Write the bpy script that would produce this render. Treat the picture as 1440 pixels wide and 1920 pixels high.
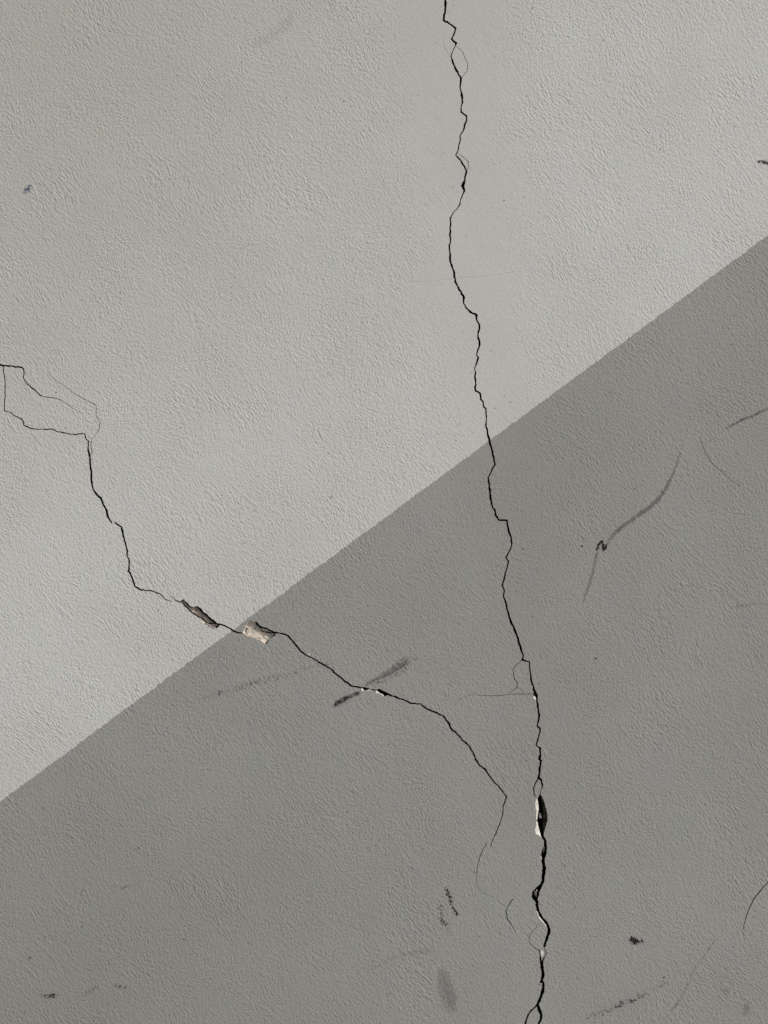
import bpy, math, random
from mathutils import Vector
from mathutils import noise as mnoise
from mathutils.geometry import delaunay_2d_cdt

random.seed(7)
scene = bpy.context.scene
for o in list(bpy.data.objects):
    bpy.data.objects.remove(o, do_unlink=True)
C = scene.collection

# ------------------------------------------------------------------ camera
S = 0.00075            # metres per photograph pixel on the wall face
ZC = 1.40              # height of the camera above the ground
CAM_DIST = 2.0
cam_data = bpy.data.cameras.new('camera')
cam = bpy.data.objects.new('camera', cam_data)
C.objects.link(cam)
cam.location = (0, -CAM_DIST, ZC)
cam.rotation_euler = (math.radians(90), 0, 0)
cam_data.sensor_fit = 'VERTICAL'
cam_data.sensor_height = 24.0
cam_data.lens = 24.0 * CAM_DIST / (1920 * S)
cam_data.clip_start = 0.01
cam_data.clip_end = 2000
scene.camera = cam

# ------------------------------------------------------------------ sky, sun, exposure
SUN_DIR = Vector((0.66, -0.40, 0.64)).normalized()      # towards the sun: right, in front of the wall, high
el = math.asin(SUN_DIR.z)
az = math.atan2(SUN_DIR.x, SUN_DIR.y)
world = bpy.data.worlds.new('World')
scene.world = world
world.use_nodes = True
nt = world.node_tree
bg = nt.nodes['Background']
sky = nt.nodes.new('ShaderNodeTexSky')
sky.sky_type = 'NISHITA'
sky.sun_disc = False
sky.sun_elevation = el
sky.sun_rotation = az
sky.air_density = 1.0
sky.dust_density = 5.0
sky.ozone_density = 1.0
nt.links.new(sky.outputs[0], bg.inputs[0])
bg.inputs[1].default_value = 0.055
sun_data = bpy.data.lights.new('sun', 'SUN')
sun_data.energy = 1.5
sun_data.angle = math.radians(10.0)
sun_data.color = (1.0, 0.96, 0.91)
sun = bpy.data.objects.new('sun', sun_data)
C.objects.link(sun)
sun.rotation_euler = SUN_DIR.to_track_quat('Z', 'Y').to_euler()
sun.location = SUN_DIR * 20
vs = scene.view_settings
scene.display_settings.display_device = 'sRGB'
vs.view_transform = 'Standard'
vs.look = 'None'
vs.exposure = 0.75
vs.gamma = 1.0
vs.use_curve_mapping = False
scene.cycles.use_denoising = False
scene.cycles.max_bounces = 5
scene.cycles.diffuse_bounces = 3

# ------------------------------------------------------------------ materials
def new_mat(name):
    m = bpy.data.materials.new(name)
    m.use_nodes = True
    t = m.node_tree
    b = t.nodes['Principled BSDF']
    b.inputs['Roughness'].default_value = 0.9
    b.inputs['Specular IOR Level'].default_value = 0.15
    return m, t, b

class N:
    """small helper for building node trees"""
    def __init__(self, t):
        self.t = t
    def node(self, kind, **kw):
        n = self.t.nodes.new(kind)
        for k, v in kw.items():
            setattr(n, k, v)
        return n
    def put(self, sock, v):
        if isinstance(v, bpy.types.NodeSocket):
            self.t.links.new(v, sock)
        else:
            sock.default_value = v
    def math(self, op, a, b=0.0, c=0.0, clamp=False):
        n = self.node('ShaderNodeMath', operation=op, use_clamp=clamp)
        self.put(n.inputs[0], a); self.put(n.inputs[1], b); self.put(n.inputs[2], c)
        return n.outputs[0]
    def vmath(self, op, a, b=(0, 0, 0), scale=None):
        n = self.node('ShaderNodeVectorMath', operation=op)
        self.put(n.inputs[0], a); self.put(n.inputs[1], b)
        if scale is not None:
            self.put(n.inputs['Scale'], scale)
        return n.outputs[0]
    def noise(self, vec, scale, detail=2.0, rough=0.5, dist=0.0, color=False):
        n = self.node('ShaderNodeTexNoise')
        self.put(n.inputs['Vector'], vec)
        n.inputs['Scale'].default_value = scale
        n.inputs['Detail'].default_value = detail
        n.inputs['Roughness'].default_value = rough
        n.inputs['Distortion'].default_value = dist
        return n.outputs[1 if color else 0]
    def mapping(self, vec, rot=(0, 0, 0), scale=(1, 1, 1), loc=(0, 0, 0)):
        n = self.node('ShaderNodeMapping')
        self.put(n.inputs['Vector'], vec)
        n.inputs['Rotation'].default_value = rot
        n.inputs['Scale'].default_value = scale
        n.inputs['Location'].default_value = loc
        return n.outputs[0]
    def range(self, v, a, b, c=0.0, d=1.0, smooth=True):
        n = self.node('ShaderNodeMapRange')
        if smooth:
            n.interpolation_type = 'SMOOTHSTEP'
        self.put(n.inputs[0], v)
        for i, x in enumerate((a, b, c, d)):
            self.put(n.inputs[1 + i], x)
        return n.outputs[0]
    def mix(self, f, a, b):
        n = self.node('ShaderNodeMix', data_type='RGBA')
        self.put(n.inputs[0], f); self.put(n.inputs[6], a); self.put(n.inputs[7], b)
        return n.outputs[2]
    def mixf(self, f, a, b):
        n = self.node('ShaderNodeMix', data_type='FLOAT')
        self.put(n.inputs[0], f); self.put(n.inputs[2], a); self.put(n.inputs[3], b)
        return n.outputs[0]

RELIEF = 0.00075       # bump distance in metres

def relief(n):
    """stippled, brushed plaster relief in photograph-pixel units: returns height, grain"""
    tc = n.node('ShaderNodeTexCoord').outputs['Object']
    p = n.vmath('SCALE', tc, scale=1.0 / S)
    # slow swirl so that the brushing changes direction
    w = n.noise(p, 1 / 210.0, 1.0, 0.5, color=True)
    w = n.vmath('SUBTRACT', w, (0.5, 0.5, 0.5))
    p2 = n.vmath('ADD', p, n.vmath('SCALE', w, scale=60.0))
    # short brushed strokes, drawn out from upper left to lower right
    q1 = n.mapping(n.mapping(p2, rot=(0, math.radians(-57), 0)), scale=(0.44, 1, 1.0))
    g1 = n.noise(q1, 1 / 3.3, 1.0, 0.5, 0.25)
    # rounder stipple
    q2 = n.mapping(n.mapping(p2, rot=(0, math.radians(-72), 0)), scale=(0.8, 1, 1.0))
    g2 = n.noise(q2, 1 / 3.7, 1.5, 0.5, 0.15)
    sel = n.range(n.noise(p, 1 / 150.0, 2.0), 0.36, 0.62)
    g = n.mixf(sel, g1, g2)
    # patches where the stipple is flatter, and the flatter strip filled along the crack
    st = n.range(n.noise(p, 1 / 120.0, 2.0, 0.6), 0.30, 0.70, 0.78, 1.12)
    sx = n.node('ShaderNodeSeparateXYZ'); n.put(sx.inputs[0], p)
    # crack line: photo x = 845 at the top to 1010 at the bottom
    zc = n.math('SUBTRACT', ZC / S, sx.outputs[2])             # photo y - 960
    line = n.math('ADD', n.math('MULTIPLY', zc, 0.092), 205.0)
    dx = n.math('ABSOLUTE', n.math('SUBTRACT', n.math('ADD', sx.outputs[0],
                n.math('MULTIPLY', n.math('SUBTRACT', n.noise(p, 1 / 90.0, 1.0), 0.5), 120.0)), line))
    st = n.math('MULTIPLY', st, n.range(dx, 30.0, 175.0, n.range(zc, -450.0, 250.0, 0.20, 0.75), 1.0))
    fine = n.math('MULTIPLY', n.math('SUBTRACT', g, 0.5), st)
    slow = n.math('MULTIPLY', n.noise(p, 1 / 26.0, 2.0, 0.5), 0.24)
    # sparse trowel ridges, strongest on the brushed patches
    q3 = n.mapping(n.mapping(p2, rot=(0, math.radians(-48), 0)), scale=(0.16, 1, 1.0))
    ridge = n.range(n.noise(q3, 1 / 6.5, 1.0, 0.5, 0.3), 0.60, 0.76, 0.0, 0.20)
    ridge = n.math('MULTIPLY', ridge, n.math('MULTIPLY', st, n.mixf(sel, 0.9, 0.15)))
    h = n.math('ADD', n.math('ADD', fine, slow), ridge)
    return p, h, g

def paint(name, col, col2, scuff=None):
    m, t, b = new_mat(name)
    n = N(t)
    p, h, g = relief(n)
    tone = n.range(n.noise(p, 1 / 430.0, 3.0, 0.6), 0.3, 0.7)
    c = n.mix(tone, (*col, 1), (*col2, 1))
    # light falloff painted into the colour: ragged darkening from upper left and low left
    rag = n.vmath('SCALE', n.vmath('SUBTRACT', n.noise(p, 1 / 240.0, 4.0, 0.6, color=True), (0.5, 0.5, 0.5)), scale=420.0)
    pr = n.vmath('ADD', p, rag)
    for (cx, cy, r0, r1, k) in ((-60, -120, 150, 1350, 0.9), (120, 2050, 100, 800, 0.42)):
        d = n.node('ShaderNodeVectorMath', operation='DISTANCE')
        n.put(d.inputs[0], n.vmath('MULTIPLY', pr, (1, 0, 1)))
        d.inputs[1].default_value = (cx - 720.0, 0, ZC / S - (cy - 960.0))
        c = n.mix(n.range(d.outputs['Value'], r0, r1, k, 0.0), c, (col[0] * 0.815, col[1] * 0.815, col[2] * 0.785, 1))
    # faint warm / cool mottling of the paint
    mot = n.noise(p, 1 / 85.0, 3.0, 0.6, color=True)
    c = n.mix(0.022, c, mot)
    # darker tone in the pores of the stipple
    pore = n.range(g, 0.28, 0.42, 0.22, 0.0)
    c = n.mix(pore, c, (col[0] * 0.62, col[1] * 0.60, col[2] * 0.56, 1))
    # tiny pits and flecks
    fl = n.range(n.noise(p, 1 / 6.0, 0.0, 0.5), 0.19, 0.155, 0.0, 0.6)
    c = n.mix(fl, c, (0.05, 0.045, 0.04, 1))
    if scuff is not None:
        a = n.node('ShaderNodeAttribute'); a.attribute_name = 'amount'
        d = n.node('ShaderNodeAttribute'); d.attribute_name = 'dotty'
        k = n.node('ShaderNodeAttribute'); k.attribute_name = 'strength'
        A, K = a.outputs['Fac'], k.outputs['Fac']
        s1 = n.math('ADD', n.math('MULTIPLY', n.noise(p, 1 / 4.2, 2.0, 0.6), 0.66),
                    n.math('MULTIPLY', n.noise(p, 1 / 15.0, 2.0, 0.6), 0.34))
        # the mark catches only the raised grains: more of them where it was pressed harder
        thr = n.math('SUBTRACT', 0.66, n.math('MULTIPLY', n.math('MULTIPLY', A, n.math('MINIMUM', K, 1.7)), 0.19))
        dots = n.math('MULTIPLY', n.range(s1, thr, n.math('ADD', thr, 0.09)), n.range(A, 0.0, 0.25))
        dots = n.math('MULTIPLY', dots, n.math('ADD', n.math('MULTIPLY', K, 0.45), 0.4), clamp=True)
        # rubbed film with a ragged rim
        rim = n.math('ADD', A, n.math('MULTIPLY', n.math('SUBTRACT', s1, 0.5), 2.6))
        soft = n.math('MULTIPLY', n.range(rim, 0.05, 1.0), K, clamp=True)
        soft = n.math('MULTIPLY', soft, n.range(A, 0.0, 0.3))
        f = n.mixf(d.outputs['Fac'], soft, dots)
        c = n.mix(f, c, (*scuff, 1))
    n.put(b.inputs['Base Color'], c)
    bump = n.node('ShaderNodeBump')
    bump.inputs['Strength'].default_value = 1.0
    bump.inputs['Distance'].default_value = RELIEF * 1.6
    n.put(bump.inputs['Height'], h)
    n.put(b.inputs['Normal'], bump.outputs[0])
    b.inputs['Roughness'].default_value = 0.82
    return m

def mineral(name, col, col2, scale=6.0, bumpd=0.0006):
    m, t, b = new_mat(name)
    n = N(t)
    p = n.vmath('SCALE', n.node('ShaderNodeTexCoord').outputs['Object'], scale=1.0 / S)
    f = n.range(n.noise(p, 1 / scale, 4.0, 0.65), 0.32, 0.68)
    n.put(b.inputs['Base Color'], n.mix(f, (*col, 1), (*col2, 1)))
    bump = n.node('ShaderNodeBump')
    bump.inputs['Distance'].default_value = bumpd
    n.put(bump.inputs['Height'], n.noise(p, 1 / 3.0, 3.0, 0.6))
    n.put(b.inputs['Normal'], bump.outputs[0])
    b.inputs['Roughness'].default_value = 0.95
    return m

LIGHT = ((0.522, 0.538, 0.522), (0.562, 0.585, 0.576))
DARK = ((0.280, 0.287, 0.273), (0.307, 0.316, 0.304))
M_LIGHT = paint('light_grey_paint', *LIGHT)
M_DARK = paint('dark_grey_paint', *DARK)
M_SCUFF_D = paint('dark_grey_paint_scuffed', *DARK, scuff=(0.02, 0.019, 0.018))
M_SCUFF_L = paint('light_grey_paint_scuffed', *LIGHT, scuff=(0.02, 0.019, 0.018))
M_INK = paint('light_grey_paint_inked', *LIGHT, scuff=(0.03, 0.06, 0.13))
M_CRACK = mineral('crack_shade', (0.022, 0.019, 0.017), (0.045, 0.038, 0.033))  # dirty mortar, made near-black: shade of the gaps put into the colour
M_RENDER = mineral('old_render', (0.46, 0.42, 0.37), (0.66, 0.62, 0.56), 10.0, 0.0007)
M_BROWN = mineral('brown_render', (0.36, 0.31, 0.27), (0.54, 0.485, 0.43), 9.0, 0.0008)
M_DEEP = mineral('deep_mortar', (0.06, 0.047, 0.038), (0.12, 0.095, 0.075), 7.0)
M_GYPSUM = mineral('white_plaster', (0.58, 0.57, 0.54), (0.70, 0.69, 0.66), 6.0, 0.0004)
M_CONCRETE = mineral('paving_concrete', (0.28, 0.27, 0.25), (0.36, 0.35, 0.33), 90.0, 0.002)

# ------------------------------------------------------------------ traced data (photograph pixels)
def parse(s):
    return [tuple(float(v) for v in w.split(',')) for w in s.split()]

# each crack: name, label, "x,y,width ..."
CRACKS = [
 ('crack', 'long jagged black crack running down the whole wall',
  '846,-900,2.5 838,-760,3 852,-640,2.4 836,-520,3 848,-400,2.6 829,-280,3 840,-160,2.6 832,-70,3 836,-30,3 '
  '834.7,0,3.2 835.3,14,3.2 831.7,37.5,2.7 842,44,2.8 854.4,52.8,2.8 851.4,64,2.2 846.7,73,2.2 855.6,81,2.8 853.6,86,1.7 '
  '850,93,1.1 845.8,104,1.7 849.4,118,2.7 855.6,132,3.2 864.4,146,2.7 863.3,157,2.6 863.3,168,2.2 866.7,183,3.5 '
  '867.2,192,2.6 864.4,201,1.7 864.7,210,2.2 874.4,217,3.2 875,223.6,2.4 870.8,237.5,2.2 867.5,247,1.6 863,253,1.6 '
  '863.3,261,2.1 857.2,286,1.6 854.4,290,1.6 863.9,301,2.6 874.4,319.4,2.8 871.7,337.5,2.4 867.5,348.6,5.2 870.8,358,2.2 '
  '863.3,375,1.6 862.5,383,2 857,392,1.2 850.8,397,1.3 844.4,409,2.1 844.7,424,2.1 843.3,440,2.6 845,451,2 842.5,459,2.1 '
  '843,470,2.6 844.2,490,2.9 851.4,510.6,3.1 853.3,527,2.7 859.7,540,3.1 870,558,3 869.4,569,1.7 873.6,577,2.1 882,585,3.1 '
  '893.6,591,3.1 893.3,599,2.6 898.9,609,2.9 896,631,2.2 898.9,640,3.1 898.3,651,2.6 893.6,666,1.6 897,671,2.7 894.4,678.6,2.7 '
  '889.7,690,1.3 891.7,699,2.6 891,710.6,2.6 892,717,2.1 890.6,726,2.6 891.7,733,2.2 900.6,738,2.6 901.7,749,2.6 906,753.6,2.6 '
  '907,763,2.3 911,766,2.1 912,785,2.1 911,796,2.1 913.9,810,2.6 918,828,3.1 922,843,2.7 928.3,871,2.7 922,882,1.7 915.3,895,2.2 '
  '917.5,911,2.7 920,936,3 924,952,2.7 927.8,956,2.4 929,965.6,2.7 935,975,2.7 950.6,976,2.2 954.7,999,3 959,1010,2.4 '
  '959.4,1022.5,2 954,1035,1.7 948.6,1045.6,2.2 954,1052.5,2.2 948.6,1071,1.9 941.7,1096,2.4 945.8,1108.6,2.2 943.9,1115.6,2.2 '
  '950,1138,2.7 956.5,1162,3.2 969.4,1193,3.2 976.4,1215,3.2 977.8,1222,2.7 981.4,1228,2.7 980,1234,2 978.5,1236,2 984.7,1239.4,2.2 992,1240,1.7 '
  '993.9,1259,2.2 997.8,1282,2.4 1003,1297,3.2 1006.3,1304,3.6 1006.5,1312,2.7 1008.9,1329,2.7 1011.4,1341,3.2 1007,1361,2 1012.8,1366,2.4 '
  '1009.7,1383,2.2 1005,1398,2 1012.8,1402.5,2.7 1012.8,1418,3.2 1011,1423,3.2 1014.4,1426,3.2 1011.7,1440,3.2 1009.7,1458,3.2 '
  '1014.7,1462,2.7 1017,1475,1.9 1013.9,1483,0.7 1012.5,1489,1.4'),
 ('crack', 'widest stretch of the long crack, below the black cavity',
  '1018,1570,3.4 1022.3,1577,4.6 1022.5,1586,4.4 1021.5,1600,4.6 1018.5,1610,4.6 1019.5,1622,4.8 1021,1628,4.8 1019,1640,4.6 1018.5,1650,4 1014,1662,3.6 '
  '1009.5,1672,2.6 1007.6,1683,2.4 1006.5,1696,4 1008.5,1706,4 1014.5,1719,4.4 1024,1731,4.8 1028.8,1739,4.6 1029,1750,4.2 1024.5,1763,4 1020,1776,3.2'),
 ('crack', None,
  '1015.5,1803,5 1016.2,1814,4.6 1018.3,1828,4.4 1015,1841,4.2 1019,1843,3 1018,1855,5 1014.4,1868.6,4.6 1007.5,1884,3.6 1011,1893.6,4.6 '
  '1015,1904.7,4.2 1014,1911.7,3.2 1009.7,1920,2.7 1003,1935,2.6 1008,1990,2.6 996,2060,2.4 1003,2130,2 994,2230,1.6 1000,2320,.8'),
 ('crack', None, '1007.5,1884,2 994.4,1896,2.1 988.9,1907.5,2.5 984.7,1920,2.5 981,1940,2.4 984,1975,2 972,2020,1.4 970,2070,.6'),
 ('hairline_crack', None, '1009.7,1459,2 1003.5,1469,2 1000,1478,2.1 1002,1490.5,1.8 1006,1495,.8'),
 ('crack', 'black crack stepping down from the left edge to the broken patch',
  '-420,640,2 -330,668,2.4 -240,655,2.6 -150,676,2.4 -60,668,2.8 0,684,3 7,685.8,2.4 41.7,689,2 44.4,693.6,1.9 45,703,1.6 43.6,708,1.6 50,718,1.7 75,741,1.7 80.6,743,1.2 101,746,1 '
  '116.7,751,.8 139,767,.55 155.6,775.6,.4'),
 ('crack', None,
  '6,686.7,1.3 9.7,720,1.4 10,731,1.4 7.8,770,1.4 20.8,774,1.4 25.6,779,1.5 40,785,1.7 44.4,791.7,1.9 44.4,797,1.5 55.6,802.5,1.7 69.4,804.7,1.5 100,805,1.5 '
  '104,808,1.9 119.4,811.7,1.7 141.7,815,1.6 155.6,812.5,1.3 159,814.4,2.1 161,822.8,1.7 166,827,1.9 165,839,2.2 167.5,853,2.6 169.4,871,2.6 171.4,895,2.8 '
  '173.6,914,2.6 179,924,2.8 189.4,934,3 193,946,2.6 200,957.5,3 202,968.6,2.8 209.7,981,2.2'),
 ('crack', None,
  '215,979,2.3 227.8,988,2.8 232.8,1010,2.6 238.9,1033.6,2.4 237.8,1039,2.2 242.5,1053,2.6 241,1071,2.4 247.5,1082,2.4 252.8,1100,2 256,1101,2.2 264.7,1106,2.1 '
  '284,1107.8,1.7 300.8,1113.6,1.7 310.6,1124,1.3 323,1129,.6'),
 ('hairline_crack', None, '316,1114,.4 330,1126,1.5 339.7,1129.4,2.2'),
 ('hairline_crack', None, '89,696,.3 97,707.5,.55 119.4,722.8,.7 141.7,739,.9 166.7,753,1 179.7,759.7,1 180,778,.9 188,792.8,1 185.6,804.7,.9 177.8,817,.5 171.7,825,.7 170,838,1.1 173.6,847.8,.9 168,856,.9'),
 ('crack', None, '409,1170,2.6 420.8,1173,1.9 433,1179.4,2.1 442,1184.8,2.3 455,1187,1.8'),
 ('crack', 'black crack curving down from the broken patch towards the long crack',
  '514,1186,2.4 529,1188,2 541,1193,2.4 551,1204.5,2.6 562,1218.5,2.6 572,1227.5,2.3 583.8,1232.5,1.7 598,1242,2.1 610,1248,2.1 620,1253.8,2.1 630,1264,2.4 642,1272.7,2.5 '
  '658,1285.8,2.5 668,1287.5,2.2 678,1290,2.4 682,1290.5,3.4 688.8,1292.3,3.2 695,1292.8,1.2 700,1293,2.2 706,1295.5,2.6 710,1294.5,5 716,1298,5.2 722,1301.5,6.2 727,1301.5,2.6 735,1305,2.6 '
  '737.5,1305.5,1.2 742,1306.5,2.8 748,1309.8,2.4 756,1311.5,2.1 769,1318.5,2.1 789.4,1320,1.9 801,1330,2.8 820,1337,2.6 833,1344,2.4 839.8,1354,2.4 845.7,1366,2.6 862,1380.6,2.4 866.7,1388,2.6 878,1396.7,2.4 '
  '887,1411,2.4 891.5,1424,2.4 900,1436,2.6 910,1443,2.4 922,1461,2.1 936.7,1477,1.9 949.8,1494,2.1 944,1510,1.5 942.5,1528,1.5 937.5,1543.6,1.4 930.6,1560,1.3 923.6,1575.6,1.2 919.4,1588,.7'),
 ('hairline_crack', None, '913.5,1578,.5 911,1584,.9 902.8,1599,1.3 895.8,1621,1 893.6,1642,.7 894.4,1661.7,.55 905.6,1674,.45 927,1683,.25 947,1698,.35'),
 ('hairline_crack', 'short bent hairline crack beside the wide crack',
  '962.5,1685,1.3 951,1700.6,1.3 948.6,1709,1.4 952,1724,1.4 959.7,1735,1.1 968,1749,.35'),
 ('hairline_crack', None, '1010,1727,.3 1005.6,1739,.6 996.5,1749,.7 992,1758,1 992.5,1767,1 998.6,1775,.8 1006,1779.5,.8 1011,1782,1.8 1012.4,1787,1.8 1013,1795,2.6 1014.5,1803,3'),
 ('hairline_crack', None, '1019.5,1777,1.1 1023,1781,1.1 1024.5,1788,1.2 1022,1793,1.2 1018.5,1799,2.2 1016.5,1804,3'),
 ('hairline_crack', None, '978.5,1238,1 965,1250,1.1 961.7,1257,1.2 965,1273,1.1 970,1281,1 969.4,1289,.9 963.9,1292.8,.7 954,1302,.6'),
 ('hairline_crack', None, '996,1302.5,.9 987,1301,.9 981,1301.3,.8 955.6,1301.7,.8 933,1304.7,.75 911,1304,.65 883,1302,.55 866.7,1308,.4 850,1323,.25'),
 ('hairline_crack', None, '970,1289,.5 978,1294,.6 981,1296.5,.7 981.5,1301,.7'),
 ('hairline_crack', 'thin hairline loop beside the long crack near the top',
  '855.6,86.7,.7 866.7,96,.9 872,108,.9 877,118,1 875.8,133,.8 866.7,144,.6'),
 ('hairline_crack', None, '832,52,.1 832,83,.2 836,94,.4 843.5,103,.3'),
 ('hairline_crack', None, '857,286,.8 866.7,293,.9 877.8,303,.9 878.6,314,.7 874.6,320,.5'),
 ('hairline_crack', 'very faint level hairline crossing the long crack',
  '766.7,528.6,.1 805.6,527,.16 850,522,.2 911,516.7,.15 972,508.6,.15 1010,506,.08'),
 ('hairline_crack', 'dark smooth hairline curving in from the right edge',
  '1520,1600,1 1480,1625,1.4 1440,1654.7,1.7 1429,1666,1.7 1413.6,1685,1.7 1405,1703,1.6 1399.7,1717,1.4 1395.6,1731,1 1392.8,1745,.6 1395.6,1763,.4'),
 ('hairline_crack', None, '1343,819,.3 1318,836,.1'),
 ('hairline_crack', None, '1312,820,.55 1317,834,.6 1323,848,.75 1331,863,.9 1345,878,.8 1358,889,.75 1373,902,.6 1390,912,.4'),
]

# broken-off patches: name, label, material, base depth, relief of the floor, outline
PATCHES = [
 ('exposed_render', 'narrow brown broken patch along the left crack', M_BROWN, 11.0, 2.2,
  '340.6,1125 343,1123 349,1129 355,1136 362.8,1139 367.4,1136.7 371,1136 376,1142 381,1149 388,1153.5 395,1161 405.6,1167 411.7,1171 410,1175 404.8,1178.7 '
  '398,1176.4 391.8,1171 384,1167 378,1161 365.8,1153.5 353.6,1144 344.4,1136 338,1129'),
 ('exposed_render', 'pale beige broken patch just under the diagonal paint line', M_RENDER, 11.0, 1.8,
  '455,1187 457.5,1178 463.6,1168.8 467.4,1165 472.8,1163.4 475.8,1166.5 479,1164.5 482.7,1170 488,1174.9 498.8,1176.4 506,1181 518.6,1186 515.6,1191.7 509.5,1196 503,1200 '
  '501,1207 498.8,1209 494,1205 486.5,1200 479,1197 463.6,1192'),
]
PATCH_CRACKS_RIM_SHADE = [
 '341,1127,1 345,1135,2.2 354,1143.5,2.2 366,1152.6,2.2 378,1160,2 384,1166,2 392,1169.6,2.2 400,1169,2.4 408,1169.5,3',
 '487,1178,1.2 490,1184,1.6 498,1186,1.8 506,1187.5,2 516,1187,2',
 '462.5,1177,1 460,1185,1.2 464,1190,1.6',
 '476,1182,.7 480,1175,.7 479.5,1168,1.4',
 '343,1124.5,2.6 349,1130.5,3.4 356,1137.5,3 363,1140,1.2',  # from here on: dark slots added in place of shadow under the patch rims
 '370,1137.5,3.6 376,1143.5,4.6 382,1150.5,4.6 389,1155.5,4 396,1162.5,4.6 405,1168,3.6',
 '409.5,1171,3 407.5,1175,3.6 405,1177.6,2',
 '479.5,1166,4 483,1171,5 489,1176.5,4 499,1178.6,3.2 506.5,1183,4 516,1186.4,3.4',
 '499.5,1207.6,1 501.4,1203,2.8 504,1199.6,1',
 '510.5,1195,.8 514,1191.5,2 517,1187.5,2',
]
# chips: sloping broken plaster; name, label, material, "x,y,depth ..."
CHIPS = [
 ('plaster_chip', 'bright white broken plaster edge left of the black cavity', M_GYPSUM,
  '1009.5,1494.5,3 1006,1498,.6 1003.8,1506,.5 1004.6,1516,.5 1005.8,1536,.5 1005.4,1548,.5 1003.5,1557,.5 1004.6,1564,.5 1010,1565.5,.5 1015.5,1571,.6 '
  '1013.3,1562.5,5 1011.7,1557,5.5 1010,1550,5.5 1007.6,1540,4 1008,1532,4 1009.2,1526.7,5 1011,1519,5.5 1010.4,1511,5.5 1008,1499,4'),
 ('exposed_render', None, M_DEEP,
  '1014.5,1491,6 1018.3,1497.5,1 1022,1509,1 1025.8,1522.5,1 1027,1536,1 1023.3,1550,1 1019.6,1561.5,1 1018.4,1556,14 1018.8,1540,18 1019.2,1524,18 1017.4,1508,16'),
 ('plaster_chip', None, M_GYPSUM, '1012.2,1536,9 1011.8,1531,12 1013.6,1526.5,16 1015.4,1528,14 1017.2,1535.6,9'),
 ('plaster_chip', None, M_GYPSUM, '997.5,1302.5,.4 1000.5,1304,2 1005,1307.6,3 1005.2,1314.5,1.2 1002,1310,.4'),
 ('exposed_render', None, M_DEEP, '998.2,1300,1.5 1001.5,1297,2 1005,1303,9 1005.6,1307,9 1001,1303.6,3'),
 ('plaster_chip', None, M_GYPSUM, '677,1291,.4 679,1290.4,1 683,1293.6,3 685,1295,1 681,1296.4,.3 678,1294.6,.3'),
 ('plaster_chip', None, M_GYPSUM, '685,1294.6,1 694,1292.6,2 696.5,1292,3 697,1294.8,.4 690,1295.2,.3'),
 ('plaster_chip', None, M_GYPSUM, '703.5,1294.4,1 705.6,1291.5,1.2 706.4,1294.5,4 711,1299,3.5 717,1301.6,3.5 720,1304.4,1.2 717.6,1305.6,.3 713,1301.4,.3 706,1299,.3'),
 ('plaster_chip', None, M_GYPSUM, '1012.8,1601.5,.4 1014.2,1601,2 1015.6,1608,3 1016.2,1613,.8 1013.8,1608.5,.3'),
 ('plaster_chip', None, M_GYPSUM, '1005.6,1708,.4 1007.6,1709,2 1012,1719.5,3 1019,1728,3 1025,1736.5,2.2 1024.4,1738.4,.4 1018.4,1729.6,.3 1011,1722,.3'),
 ('plaster_chip', None, M_GYPSUM, '578,1225.4,.2 581.5,1225,.6 583.6,1229.6,2 580.6,1229.4,.5'),
 ('plaster_chip', 'loose pale plaster fragment caught in the wide crack', M_GYPSUM, '1019,1778.6,1.4 1022.4,1784,1 1022.6,1790.4,1.6 1018,1796,3 1016.4,1799.5,5 1014.4,1793,2 1013.8,1786,1.2 1015.6,1781,1.4'),
 ('exposed_render', None, M_RENDER, '1021.4,1586.6,6 1022.4,1592,6 1021,1601,9 1018.6,1600,12 1018,1594,11'),
 ('exposed_render', None, M_RENDER, '1002,1673.4,9 1005.6,1670.6,4 1008,1668.5,5 1007.2,1676,5 1006.8,1684,7 1003.6,1681.5,9'),
 ('exposed_render', 'pinkish broken lip under the brown patch', M_RENDER, '378.5,1166.4,.3 381,1164,2.5 385,1167.6,3.5 391.6,1171.6,3.5 397.6,1176.8,3.5 404,1179.2,2 403,1181,.3 395,1177.6,.3 387,1172.4,.3'),
]
CAVITIES = [
 ('cavity', 'black cavity with a white broken edge in the long crack',
  '1012.4,1488 1018.3,1497.5 1022,1509 1025.8,1522.5 1027,1536 1023.3,1550 1019.6,1561.7 1019.8,1569 1017.5,1573 1015.5,1571 1010,1565.5 1004.6,1564 1003.5,1557 1005.4,1548 1005.8,1536 1004.6,1516 1003.8,1506 1006,1498 1009.5,1494.5'),
 ('cavity', 'small dark notch at a bend of the wide crack',
  '1012.5,1657.5 1009,1660.5 1004,1665.5 998.5,1671 997.2,1676 997.4,1684 1003,1690 1006,1696 1008,1690 1009,1678 1012,1668 1015,1660'),
 ('cavity', None, '1022.4,1585 1018.4,1588.5 1015.6,1595 1014.8,1603 1016.4,1612 1020,1612 1023.6,1600 1025,1590'),
 ('cavity', None, '998,1300.4 1001.5,1296.8 1005,1298 1008,1304 1007.4,1312 1004.6,1308 1001,1304'),
]

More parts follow.
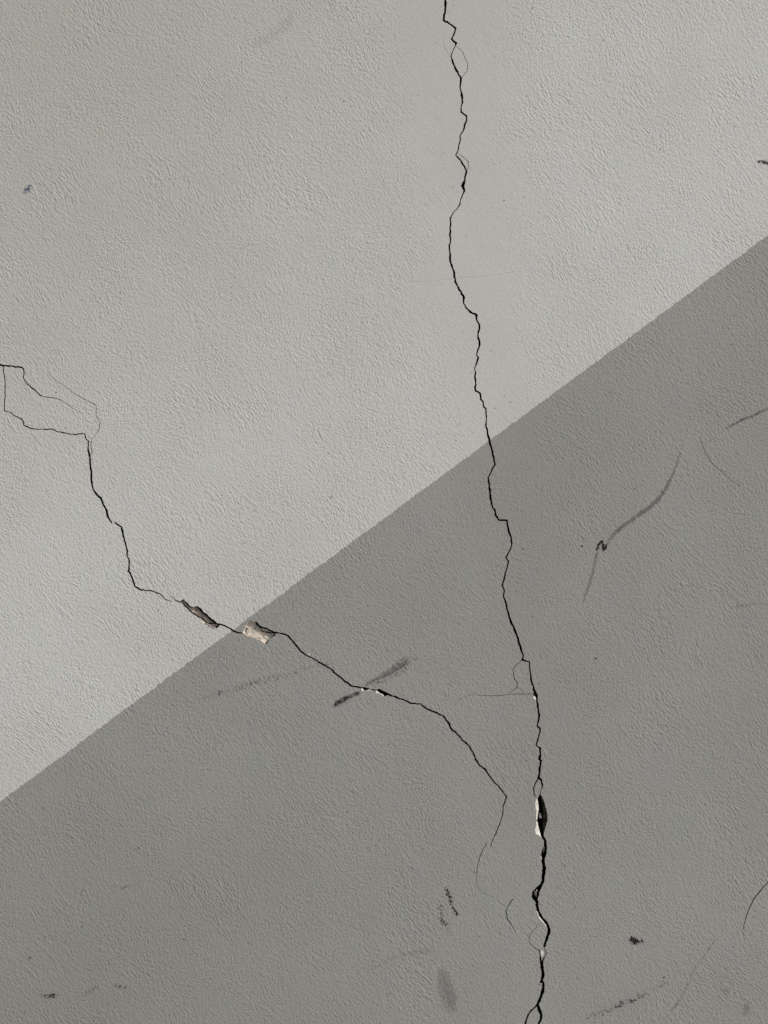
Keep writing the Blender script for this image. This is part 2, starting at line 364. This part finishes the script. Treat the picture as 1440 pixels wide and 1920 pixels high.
# scuffs: name, label, material, strength, dotty, "x,y,width ..."
SCUFFS = [
 ('scuff_mark', 'long curved grey scuff with a black kink', M_SCUFF_D, .62, .1,
  '1280,828,3 1278,840,4 1272,861,5 1262,889,6 1248,916.7,8 1231.7,939,10 1212,955.6,10 1190,971,9 1170.6,984.7,9 1151,1001,9 1141,1015,9 1135,1026,8 1131,1036,4'),
 ('scuff_mark', 'black kink of the long curved scuff', M_SCUFF_D, 1.9, .35, '1140,1016,4 1133,1030,8 1129,1014,5 1122,1022,6 1118,1036,4'),
 ('scuff_mark', None, M_SCUFF_D, .55, .25, '1127,1010,4 1122,1025,6 1116.4,1050,6 1108,1086,5.5 1099.7,1111,5 1090,1139,4'),
 ('scuff_mark', 'dark slanting scuff crossing the curved crack', M_SCUFF_D, .72, .2, '676,1293,12 690,1286,15 700,1281,17 715,1274,21 730,1265,24 744,1256,25 756,1246,24 766,1238,17 772,1234,5'),
 ('scuff_mark', None, M_SCUFF_D, 1.3, .4, '622,1327,6 628,1323.5,11 636,1317,13 648,1309,12 660,1304,9 672,1299,10 680,1295,9'),
 ('scuff_mark', None, M_SCUFF_D, .8, .75, '640,1322,4 652,1316,6 662,1306,5'),
 ('scuff_mark', None, M_SCUFF_D, .9, .8, '690,1290,6 706,1281,7 720,1277,7 734,1269,6 752,1258,5 768,1247,4'),
 ('scuff_mark', None, M_SCUFF_D, .5, .4, '762,1242,6 774,1237,7 788,1232,4'),
 ('scuff_mark', 'faint speckled dark track below the broken patch', M_SCUFF_D, .85, .9,
  '348,1320,8 380,1310,12 407.8,1300,15 444,1292,18 480,1280,18 513,1270,16 555,1261,12 577,1253,12 610,1246,10 645,1238,6'),
 ('scuff_mark', 'small black smear on the dark paint right of the wide crack', M_SCUFF_D, 2.6, .6, '1177,1765,6 1183,1762,13 1190,1765,14 1198,1767,8 1204,1764,10 1210,1763,5'),
 ('scuff_mark', 'cluster of black specks left of the wide crack', M_SCUFF_D, 1.3, 1.0, '831,1660,7 837,1664,12 841,1678,13 845,1692,12 852,1706,12 858,1715,12 856,1725,6'),
 ('scuff_mark', None, M_SCUFF_D, 1.05, 1.0, '822,1690,16 826,1705,22 830,1725,22 838,1740,20 842,1760,10'),
 ('scuff_mark', 'soft grey smudge below the cluster of specks', M_SCUFF_D, .36, 0.0, '826,1812,14 831,1830,26 836,1852,34 841,1870,38 846,1888,26 849,1902,10'),
 ('scuff_mark', None, M_SCUFF_D, .2, .3, '690,1823,4 708,1812,7 725,1801.7,8 745,1793,8 766.7,1788,10 795,1784,10 819,1779,8'),
 ('scuff_mark', 'speckled black streak rising along the bottom edge', M_SCUFF_D, 1.0, .95, '1085,1917,8 1101,1909,14 1137,1895,18 1165,1884,18 1192.8,1874,18 1220.6,1857.5,14 1246,1846,10 1270,1838,5'),
 ('scuff_mark', None, M_SCUFF_D, .85, .85, '1246,1920,4 1252,1906,7 1262,1892,7 1274,1875,6 1284.4,1859,6 1298,1825.6,6 1308,1808,4 1320.6,1792,6 1330,1778,5 1337,1767,7 1350,1752,4'),
 ('scuff_mark', None, M_SCUFF_D, .40, .2, '1402,1876,8 1400,1893,18 1396,1908,12'),
 ('scuff_mark', None, M_SCUFF_D, .26, .2, '1366,1846,8 1361,1860,16 1355,1870,8'),
 ('scuff_mark', 'row of black specks near the lower left corner', M_SCUFF_D, 1.25, .95, '64,1863,6 75,1864,10 86,1867,12 98,1867,15 108,1865,12 112,1864,4'),
 ('scuff_mark', None, M_SCUFF_D, .55, .6, '150,1868,4 165,1861,8 178,1853,10 189,1848,6'),
 ('scuff_mark', None, M_SCUFF_D, 1.2, .9, '208,1851,6 217,1848,11 228,1850,10 243,1853,6'),
 ('scuff_mark', None, M_SCUFF_D, .7, .2, '51,1799,3 56,1796.5,6 61,1794,3'),
 ('scuff_mark', None, M_SCUFF_D, .45, .2, '222,1669,3 233,1664,6 244,1659,3'),
 ('scuff_mark', None, M_SCUFF_D, .2, .3, '1362,1142,4 1384,1138,8 1410,1132,7 1440,1133,7 1470,1130,3'),
 ('scuff_mark', 'dark streak coming in from the right edge on the dark paint', M_SCUFF_D, .85, .4, '1500,748,3 1470,757,5 1440,766,5 1428,771,6 1412,780,6 1395,785,6 1380,793,5 1362,803,5 1348,811,3'),
 ('scuff_mark', 'black dash at the right edge on the light paint', M_SCUFF_L, 1.3, .8, '1414,303,5 1421,303,9 1431,304,11 1440,306,10 1450,308,8 1458,309,4'),
 ('scuff_mark', 'faint grey rub near the top on the light paint', M_SCUFF_L, .13, .1, '462,88,8 486,80,18 505,72,22 522,58,22 540,42,24 552,26,14'),
 ('scuff_mark', None, M_SCUFF_L, .42, .7, '503,76,4 516,65,8 528,53,8 536,46,4'),
 ('ink_mark', 'small blue ink mark on the light paint', M_INK, .95, .45, '44,365,4 48,360,9 52,355,14 55,350,12 56,346,5'),
 ('scuff_mark', None, M_SCUFF_L, .8, .3, '618,930,3 621,932,5 624,934,3'),
 ('scuff_mark', None, M_SCUFF_D, 1.6, .1, '1088.5,1023,2.5 1091,1024,5 1093.5,1025,2.5'),
 ('scuff_mark', None, M_SCUFF_D, 1.6, .1, '1114.5,1234.5,2 1117,1235,4 1119.5,1235.5,2'),
 ('scuff_mark', None, M_SCUFF_D, 1.6, .1, '257.5,1589.6,2 259.6,1590,4 261.6,1590.4,2'),
 ('scuff_mark', None, M_SCUFF_D, 1.6, .1, '1242.5,1831.6,2 1244.6,1832.6,4.4 1246.6,1834,2'),
]

# ------------------------------------------------------------------ planar subdivision of the wall face
V2, FACES, OWN = [], [], []         # input points, faces, owner region per face
REG = []                             # regions

def add_region(kind, name, label, mat, **kw):
    REG.append(dict(kind=kind, name=name, label=label, mat=mat, **kw))
    return len(REG) - 1

def add_v(x, y):
    V2.append(Vector((x, -y)))
    return len(V2) - 1

def add_face(ids, own):
    a = 0.0
    for i in range(len(ids)):
        p, q = V2[ids[i]], V2[ids[(i + 1) % len(ids)]]
        a += p.x * q.y - q.x * p.y
    if abs(a) < 1e-7:
        return
    FACES.append(list(ids) if a > 0 else list(reversed(ids)))
    OWN.append(own)

def ribbon(pts, own, jitter=1.0, strands=(-1, 1), step=5.0, wj=0.22):
    fine = []
    for i in range(len(pts) - 1):
        x0, y0, w0 = pts[i]; x1, y1, w1 = pts[i + 1]
        L = math.hypot(x1 - x0, y1 - y0)
        k = max(1, int(L / step))
        nx, ny = -(y1 - y0) / max(L, 1e-6), (x1 - x0) / max(L, 1e-6)
        for j in range(k):
            t = j / k
            w = w0 + (w1 - w0) * t
            a = 0.0 if j == 0 else random.uniform(-1, 1) * jitter * min(0.75, 0.28 + 0.16 * w)
            fine.append((x0 + (x1 - x0) * t + nx * a, y0 + (y1 - y0) * t + ny * a,
                         w * (1 + random.uniform(-wj, wj) * min(1, jitter))))
    fine.append(pts[-1])
    rows = []
    for i, (x, y, w) in enumerate(fine):
        a = fine[max(0, i - 1)]; b = fine[min(len(fine) - 1, i + 1)]
        dx, dy = b[0] - a[0], b[1] - a[1]
        L = math.hypot(dx, dy) or 1.0
        nx, ny = -dy / L, dx / L
        k = 1.0
        if 0 < i < len(fine) - 1:
            d0 = math.hypot(x - a[0], y - a[1]) or 1
            c = ((x - a[0]) * dx + (y - a[1]) * dy) / (d0 * L)
            k = 1.0 / max(0.6, c)
        rows.append([add_v(x + nx * w / 2 * s * k, y + ny * w / 2 * s * k) for s in strands])
    for i in range(len(rows) - 1):
        for s in range(len(strands) - 1):
            a, b, c, d = rows[i][s], rows[i][s + 1], rows[i + 1][s + 1], rows[i + 1][s]
            add_face([a, b, c], own)
            add_face([a, c, d], own)
    return fine

def outline(poly, own, jit=0.3, sub=3.0):
    ids = []
    for i in range(len(poly)):
        x0, y0 = poly[i][:2]; x1, y1 = poly[(i + 1) % len(poly)][:2]
        L = math.hypot(x1 - x0, y1 - y0)
        k = max(1, int(L / sub))
        for j in range(k):
            t = j / k
            a = 0 if j == 0 else random.uniform(-jit, jit)
            b = 0 if j == 0 else random.uniform(-jit, jit)
            ids.append(add_v(x0 + (x1 - x0) * t + a, y0 + (y1 - y0) * t + b))
    add_face(ids, own)

# wall rectangle in photograph pixels
X0, X1 = -1950.0, 3400.0
Y1 = 960 + ZC / S                     # ground line
Y0 = Y1 - 2.9 / S
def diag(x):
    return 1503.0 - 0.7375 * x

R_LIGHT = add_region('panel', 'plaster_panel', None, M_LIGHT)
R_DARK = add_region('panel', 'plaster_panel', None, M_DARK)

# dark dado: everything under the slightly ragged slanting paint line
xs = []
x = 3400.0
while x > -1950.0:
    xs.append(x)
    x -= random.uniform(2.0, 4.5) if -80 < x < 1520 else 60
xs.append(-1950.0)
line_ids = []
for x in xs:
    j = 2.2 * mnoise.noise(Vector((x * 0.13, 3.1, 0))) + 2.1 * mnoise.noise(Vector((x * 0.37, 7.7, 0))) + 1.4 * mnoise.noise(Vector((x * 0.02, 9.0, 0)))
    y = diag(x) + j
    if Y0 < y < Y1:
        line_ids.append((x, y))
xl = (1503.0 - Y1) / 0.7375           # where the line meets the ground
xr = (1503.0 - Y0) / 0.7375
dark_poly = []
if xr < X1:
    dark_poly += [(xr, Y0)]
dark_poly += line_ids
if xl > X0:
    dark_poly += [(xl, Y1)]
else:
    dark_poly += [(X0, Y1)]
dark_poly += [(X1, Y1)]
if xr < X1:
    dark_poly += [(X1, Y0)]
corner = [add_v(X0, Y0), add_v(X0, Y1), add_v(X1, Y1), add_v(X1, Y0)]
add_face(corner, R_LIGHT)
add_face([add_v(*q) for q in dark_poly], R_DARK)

for (nm, lb, mt, strength, dotty, s) in SCUFFS:
    pts = [(x, y, w * 1.22 + 0.8) for (x, y, w) in parse(s)]
    r = add_region('scuff', nm, lb, mt, strength=strength, dotty=dotty, side='L' if mt in (M_SCUFF_L, M_INK) else 'D')
    fine = ribbon(pts, r, jitter=0.0, strands=(-1, -.55, 0, .55, 1), step=6.0)
    REG[r]['line'] = fine
    REG[r]['hwmax'] = max(q[2] for q in fine) / 2

for (nm, lb, mt, depth, amp, s) in PATCHES:
    poly = parse(s)
    r = add_region('patch', nm, lb, mt, depth=depth, amp=amp)
    outline(poly, r, 0.5, 2.5)
    REG[r]['lo'] = min(q[0] - q[1] for q in poly); REG[r]['hi'] = max(q[0] - q[1] for q in poly)
    bx = [q[0] for q in poly]; by = [q[1] for q in poly]
    for i in range(int((max(bx) - min(bx)) / 1.6)):
        for j in range(int((max(by) - min(by)) / 1.6)):
            px = min(bx) + 1.6 * i + random.uniform(-.5, .5); py = min(by) + 1.6 * j + random.uniform(-.5, .5)
            ins = False
            for k in range(len(poly)):
                ax, ay = poly[k]; cx, cy = poly[k - 1]
                if (ay > py) != (cy > py) and px < (cx - ax) * (py - ay) / (cy - ay) + ax:
                    ins = not ins
            if ins:
                add_v(px, py)

for (nm, lb, s) in CAVITIES:
    r = add_region('cavity', nm, lb, M_CRACK, depth=34.0)
    outline(parse(s), r, 0.35, 3.0)
for (nm, lb, mt, s) in CHIPS:
    poly = parse(s)
    r = add_region('chip', nm, lb, mt, pts=poly)
    outline(poly, r, 0.25, 2.5)
for (nm, lb, s) in CRACKS:
    pts = parse(s)
    hair = nm == 'hairline_crack'
    r = add_region('crack', nm, lb, M_CRACK, depth=14.0 if hair else 30.0)
    pts = [(x, y, w * (1.1 if hair else 1.27)) for (x, y, w) in pts]
    ribbon(pts, r, jitter=1.1, step=4.0)
for s in PATCH_CRACKS_RIM_SHADE:
    r = add_region('crack', 'crack', None, M_CRACK, depth=24.0)  # inner patch cracks, plus the added slots that darken the rims like shadow
    ribbon(parse(s), r, jitter=1.0, step=3.0)

PRI = {'panel': 0, 'scuff': 1, 'patch': 2, 'cavity': 3, 'crack': 4, 'chip': 5}
vo, eo, fo, ov, oe, of = delaunay_2d_cdt(V2, [], FACES, 1, 1e-4, True)

tri_reg, tri_side = [], []
for f, src in zip(fo, of):
    regs = [OWN[i] for i in src]
    best = R_LIGHT
    for r in regs:
        k, kb = PRI[REG[r]['kind']], PRI[REG[best]['kind']]
        if k > kb or (k == kb and r > best and k == 0) or (k == kb == 1 and REG[r]['strength'] > REG[best]['strength']):
            best = r
    tri_reg.append(best)
    tri_side.append('D' if R_DARK in regs else 'L')
for i, r in enumerate(tri_reg):       # a scuff never spills over the paint line
    if REG[r]['kind'] == 'scuff' and REG[r]['side'] != tri_side[i]:
        tri_reg[i] = R_DARK if tri_side[i] == 'D' else R_LIGHT

# connected pieces of painted plaster
edge_tris = {}
for i, f in enumerate(fo):
    for k in range(len(f)):
        a, b = f[k], f[(k + 1) % len(f)]
        edge_tris.setdefault((min(a, b), max(a, b)), []).append(i)
is_flat = [REG[r]['kind'] in ('panel', 'scuff') for r in tri_reg]
comp = [-1] * len(fo)
nbr = [[] for _ in fo]
for ts in edge_tris.values():
    if len(ts) == 2 and is_flat[ts[0]] and is_flat[ts[1]] and tri_side[ts[0]] == tri_side[ts[1]]:
        nbr[ts[0]].append(ts[1]); nbr[ts[1]].append(ts[0])
def area(f):
    a, b, c = (vo[i] for i in f[:3])
    return abs((b.x - a.x) * (c.y - a.y) - (c.x - a.x) * (b.y - a.y)) / 2
comp_area = []
for i in range(len(fo)):
    if is_flat[i] and comp[i] < 0:
        c = len(comp_area); tot = 0.0
        st = [i]; comp[i] = c
        while st:
            k = st.pop(); tot += area(fo[k])
            for q in nbr[k]:
                if comp[q] < 0:
                    comp[q] = c; st.append(q)
        comp_area.append(tot)

def depth_at(i, v):
    """depth of vertex v (photograph pixels into the wall) on the region of triangle i"""
    R = REG[tri_reg[i]]
    k = R['kind']
    if k in ('panel', 'scuff'):
        a = comp_area[comp[i]]
        return -0.25 if a < 4000 else 0.0          # loosened flakes stand slightly proud
    if k in ('crack', 'cavity'):
        return R['depth']
    p = vo[v]
    if k == 'patch':
        q = Vector((p.x * 0.16, p.y * 0.16, R['depth']))
        t = (p.x + p.y - R['lo']) / (R['hi'] - R['lo'])      # broken deepest under the upper right rim
        return R['depth'] * (0.35 + 0.65 * t) + R['amp'] * (mnoise.noise(q) + 0.5 * mnoise.noise(q * 2.7))
    w = d = 0.0
    for (x, y, z) in R['pts']:
        u = 1.0 / ((p.x - x) ** 2 + (p.y + y) ** 2 + 0.05) ** 1.5
        w += u; d += u * z
    return d / w

def world(p, d):
    return ((p.x - 720.0) * S, d * S, ZC - (-p.y - 960.0) * S)

class Part:
    def __init__(self):
        self.v, self.f, self.ix, self.src = [], [], {}, []
    def vert(self, key, co, src):
        if key not in self.ix:
            self.ix[key] = len(self.v)
            self.v.append(co); self.src.append(src)
        return self.ix[key]

parts = {}
def part_key(i):
    r = tri_reg[i]
    return ('panel', comp[i]) if REG[r]['kind'] == 'panel' else ('reg', r)
for i, f in enumerate(fo):
    P = parts.setdefault(part_key(i), Part())
    P.f.append([P.vert(v, world(vo[v], depth_at(i, v)), v) for v in f])
BACK = 50.0
for (a, b), ts in edge_tris.items():
    if len(ts) == 1:
        i = ts[0]
        d0 = (depth_at(i, a), depth_at(i, b)); d1 = (BACK, BACK); own = i; hi = i
    else:
        i, j = ts
        di = (depth_at(i, a), depth_at(i, b)); dj = (depth_at(j, a), depth_at(j, b))
        if abs(di[0] - dj[0]) < 1e-6 and abs(di[1] - dj[1]) < 1e-6:
            continue
        if part_key(i) == part_key(j):
            continue
        if sum(di) <= sum(dj):
            d0, d1, hi, own = di, dj, i, j
        else:
            d0, d1, hi, own = dj, di, j, i
    P = parts[part_key(own)]
    # winding: follow the edge as the high triangle runs it
    f = fo[hi]; k = f.index(a)
    u, v, du, dv = (a, b, 0, 1) if f[(k + 1) % len(f)] == b else (b, a, 1, 0)
    q = [P.vert(('w', u, d0[du]), world(vo[u], d0[du]), u), P.vert(('w', u, d1[du]), world(vo[u], d1[du]), u),
         P.vert(('w', v, d1[dv]), world(vo[v], d1[dv]), v), P.vert(('w', v, d0[dv]), world(vo[v], d0[dv]), v)]
    q = list(dict.fromkeys(q))
    if len(q) >= 3:
        P.f.append(q)

# ------------------------------------------------------------------ the wall and its parts
wall = bpy.data.objects.new('wall', None)
C.objects.link(wall)
wall['label'] = 'cracked plaster wall, light grey above a slanting line and dark grey below it'
wall['category'] = 'wall'
wall['kind'] = 'thing'

def build(name, P, mat, label=None):
    me = bpy.data.meshes.new(name)
    me.from_pydata(P.v, [], P.f)
    me.update()
    me.materials.append(mat)
    o = bpy.data.objects.new(name, me)
    C.objects.link(o)
    o.parent = wall
    if label:
        o['label'] = label
    return o

def amount(R, p):
    best = 0.0
    L = R['line']
    for i in range(len(L) - 1):
        x0, y0, w0 = L[i]; x1, y1, w1 = L[i + 1]
        dx, dy = x1 - x0, y1 - y0
        t = max(0.0, min(1.0, ((p.x - x0) * dx + (-p.y - y0) * dy) / (dx * dx + dy * dy + 1e-9)))
        d = math.hypot(p.x - x0 - dx * t, -p.y - y0 - dy * t)
        hw = (w0 + (w1 - w0) * t) / 2
        s = (i + t) / (len(L) - 1)
        end = min(1.0, s / 0.13, (1 - s) / 0.13) ** 0.7
        prof = max(0.0, 1 - (d / max(hw, .01)) ** 2) ** 1.35
        best = max(best, prof * end * min(1.0, (hw / R['hwmax']) ** 0.6))
    return best

PANEL_LABEL = {'L': 'light warm grey painted plaster', 'D': 'dark grey painted plaster'}
order = sorted(parts.items(), key=lambda kv: (kv[0][0], kv[0][1]))
for (kind, idx), P in order:
    if kind == 'panel':
        side = next(tri_side[i] for i in range(len(fo)) if comp[i] == idx)
        if comp_area[idx] < 4000:
            build('plaster_flake', P, M_LIGHT if side == 'L' else M_DARK, 'small loose %s flake between cracks' % PANEL_LABEL[side])
        else:
            build('plaster_panel', P, M_LIGHT if side == 'L' else M_DARK, PANEL_LABEL[side])
    else:
        R = REG[idx]
        o = build(R['name'], P, R['mat'], R['label'])
        if R['kind'] == 'scuff':
            at = o.data.attributes.new('amount', 'FLOAT', 'POINT')
            dt = o.data.attributes.new('dotty', 'FLOAT', 'POINT')
            kt = o.data.attributes.new('strength', 'FLOAT', 'POINT')
            for i, v in enumerate(P.src):
                at.data[i].value = amount(R, vo[v])
                kt.data[i].value = R['strength']
                dt.data[i].value = R['dotty']

def box(name, lo, hi, mat, parent=None):
    x0, y0, z0 = lo; x1, y1, z1 = hi
    v = [(x0, y0, z0), (x1, y0, z0), (x1, y1, z0), (x0, y1, z0), (x0, y0, z1), (x1, y0, z1), (x1, y1, z1), (x0, y1, z1)]
    f = [(0, 3, 2, 1), (4, 5, 6, 7), (0, 1, 5, 4), (1, 2, 6, 5), (2, 3, 7, 6), (3, 0, 4, 7)]
    me = bpy.data.meshes.new(name); me.from_pydata(v, [], f); me.update(); me.materials.append(mat)
    o = bpy.data.objects.new(name, me); C.objects.link(o); o.parent = parent
    return o

xa, xb = (X0 - 720) * S, (X1 - 720) * S
box('masonry_core', (xa, BACK * S, 0.0), (xb, 0.24, 2.9), M_DEEP, wall)

# ------------------------------------------------------------------ ground
g = bpy.data.meshes.new('ground')
g.from_pydata([(-300, -300, 0), (300, -300, 0), (300, 300, 0), (-300, 300, 0)], [], [(0, 1, 2, 3)])
g.materials.append(M_CONCRETE)
go = bpy.data.objects.new('ground', g); C.objects.link(go)
go['kind'] = 'structure'
go['label'] = 'plain pale concrete paving in front of the wall'
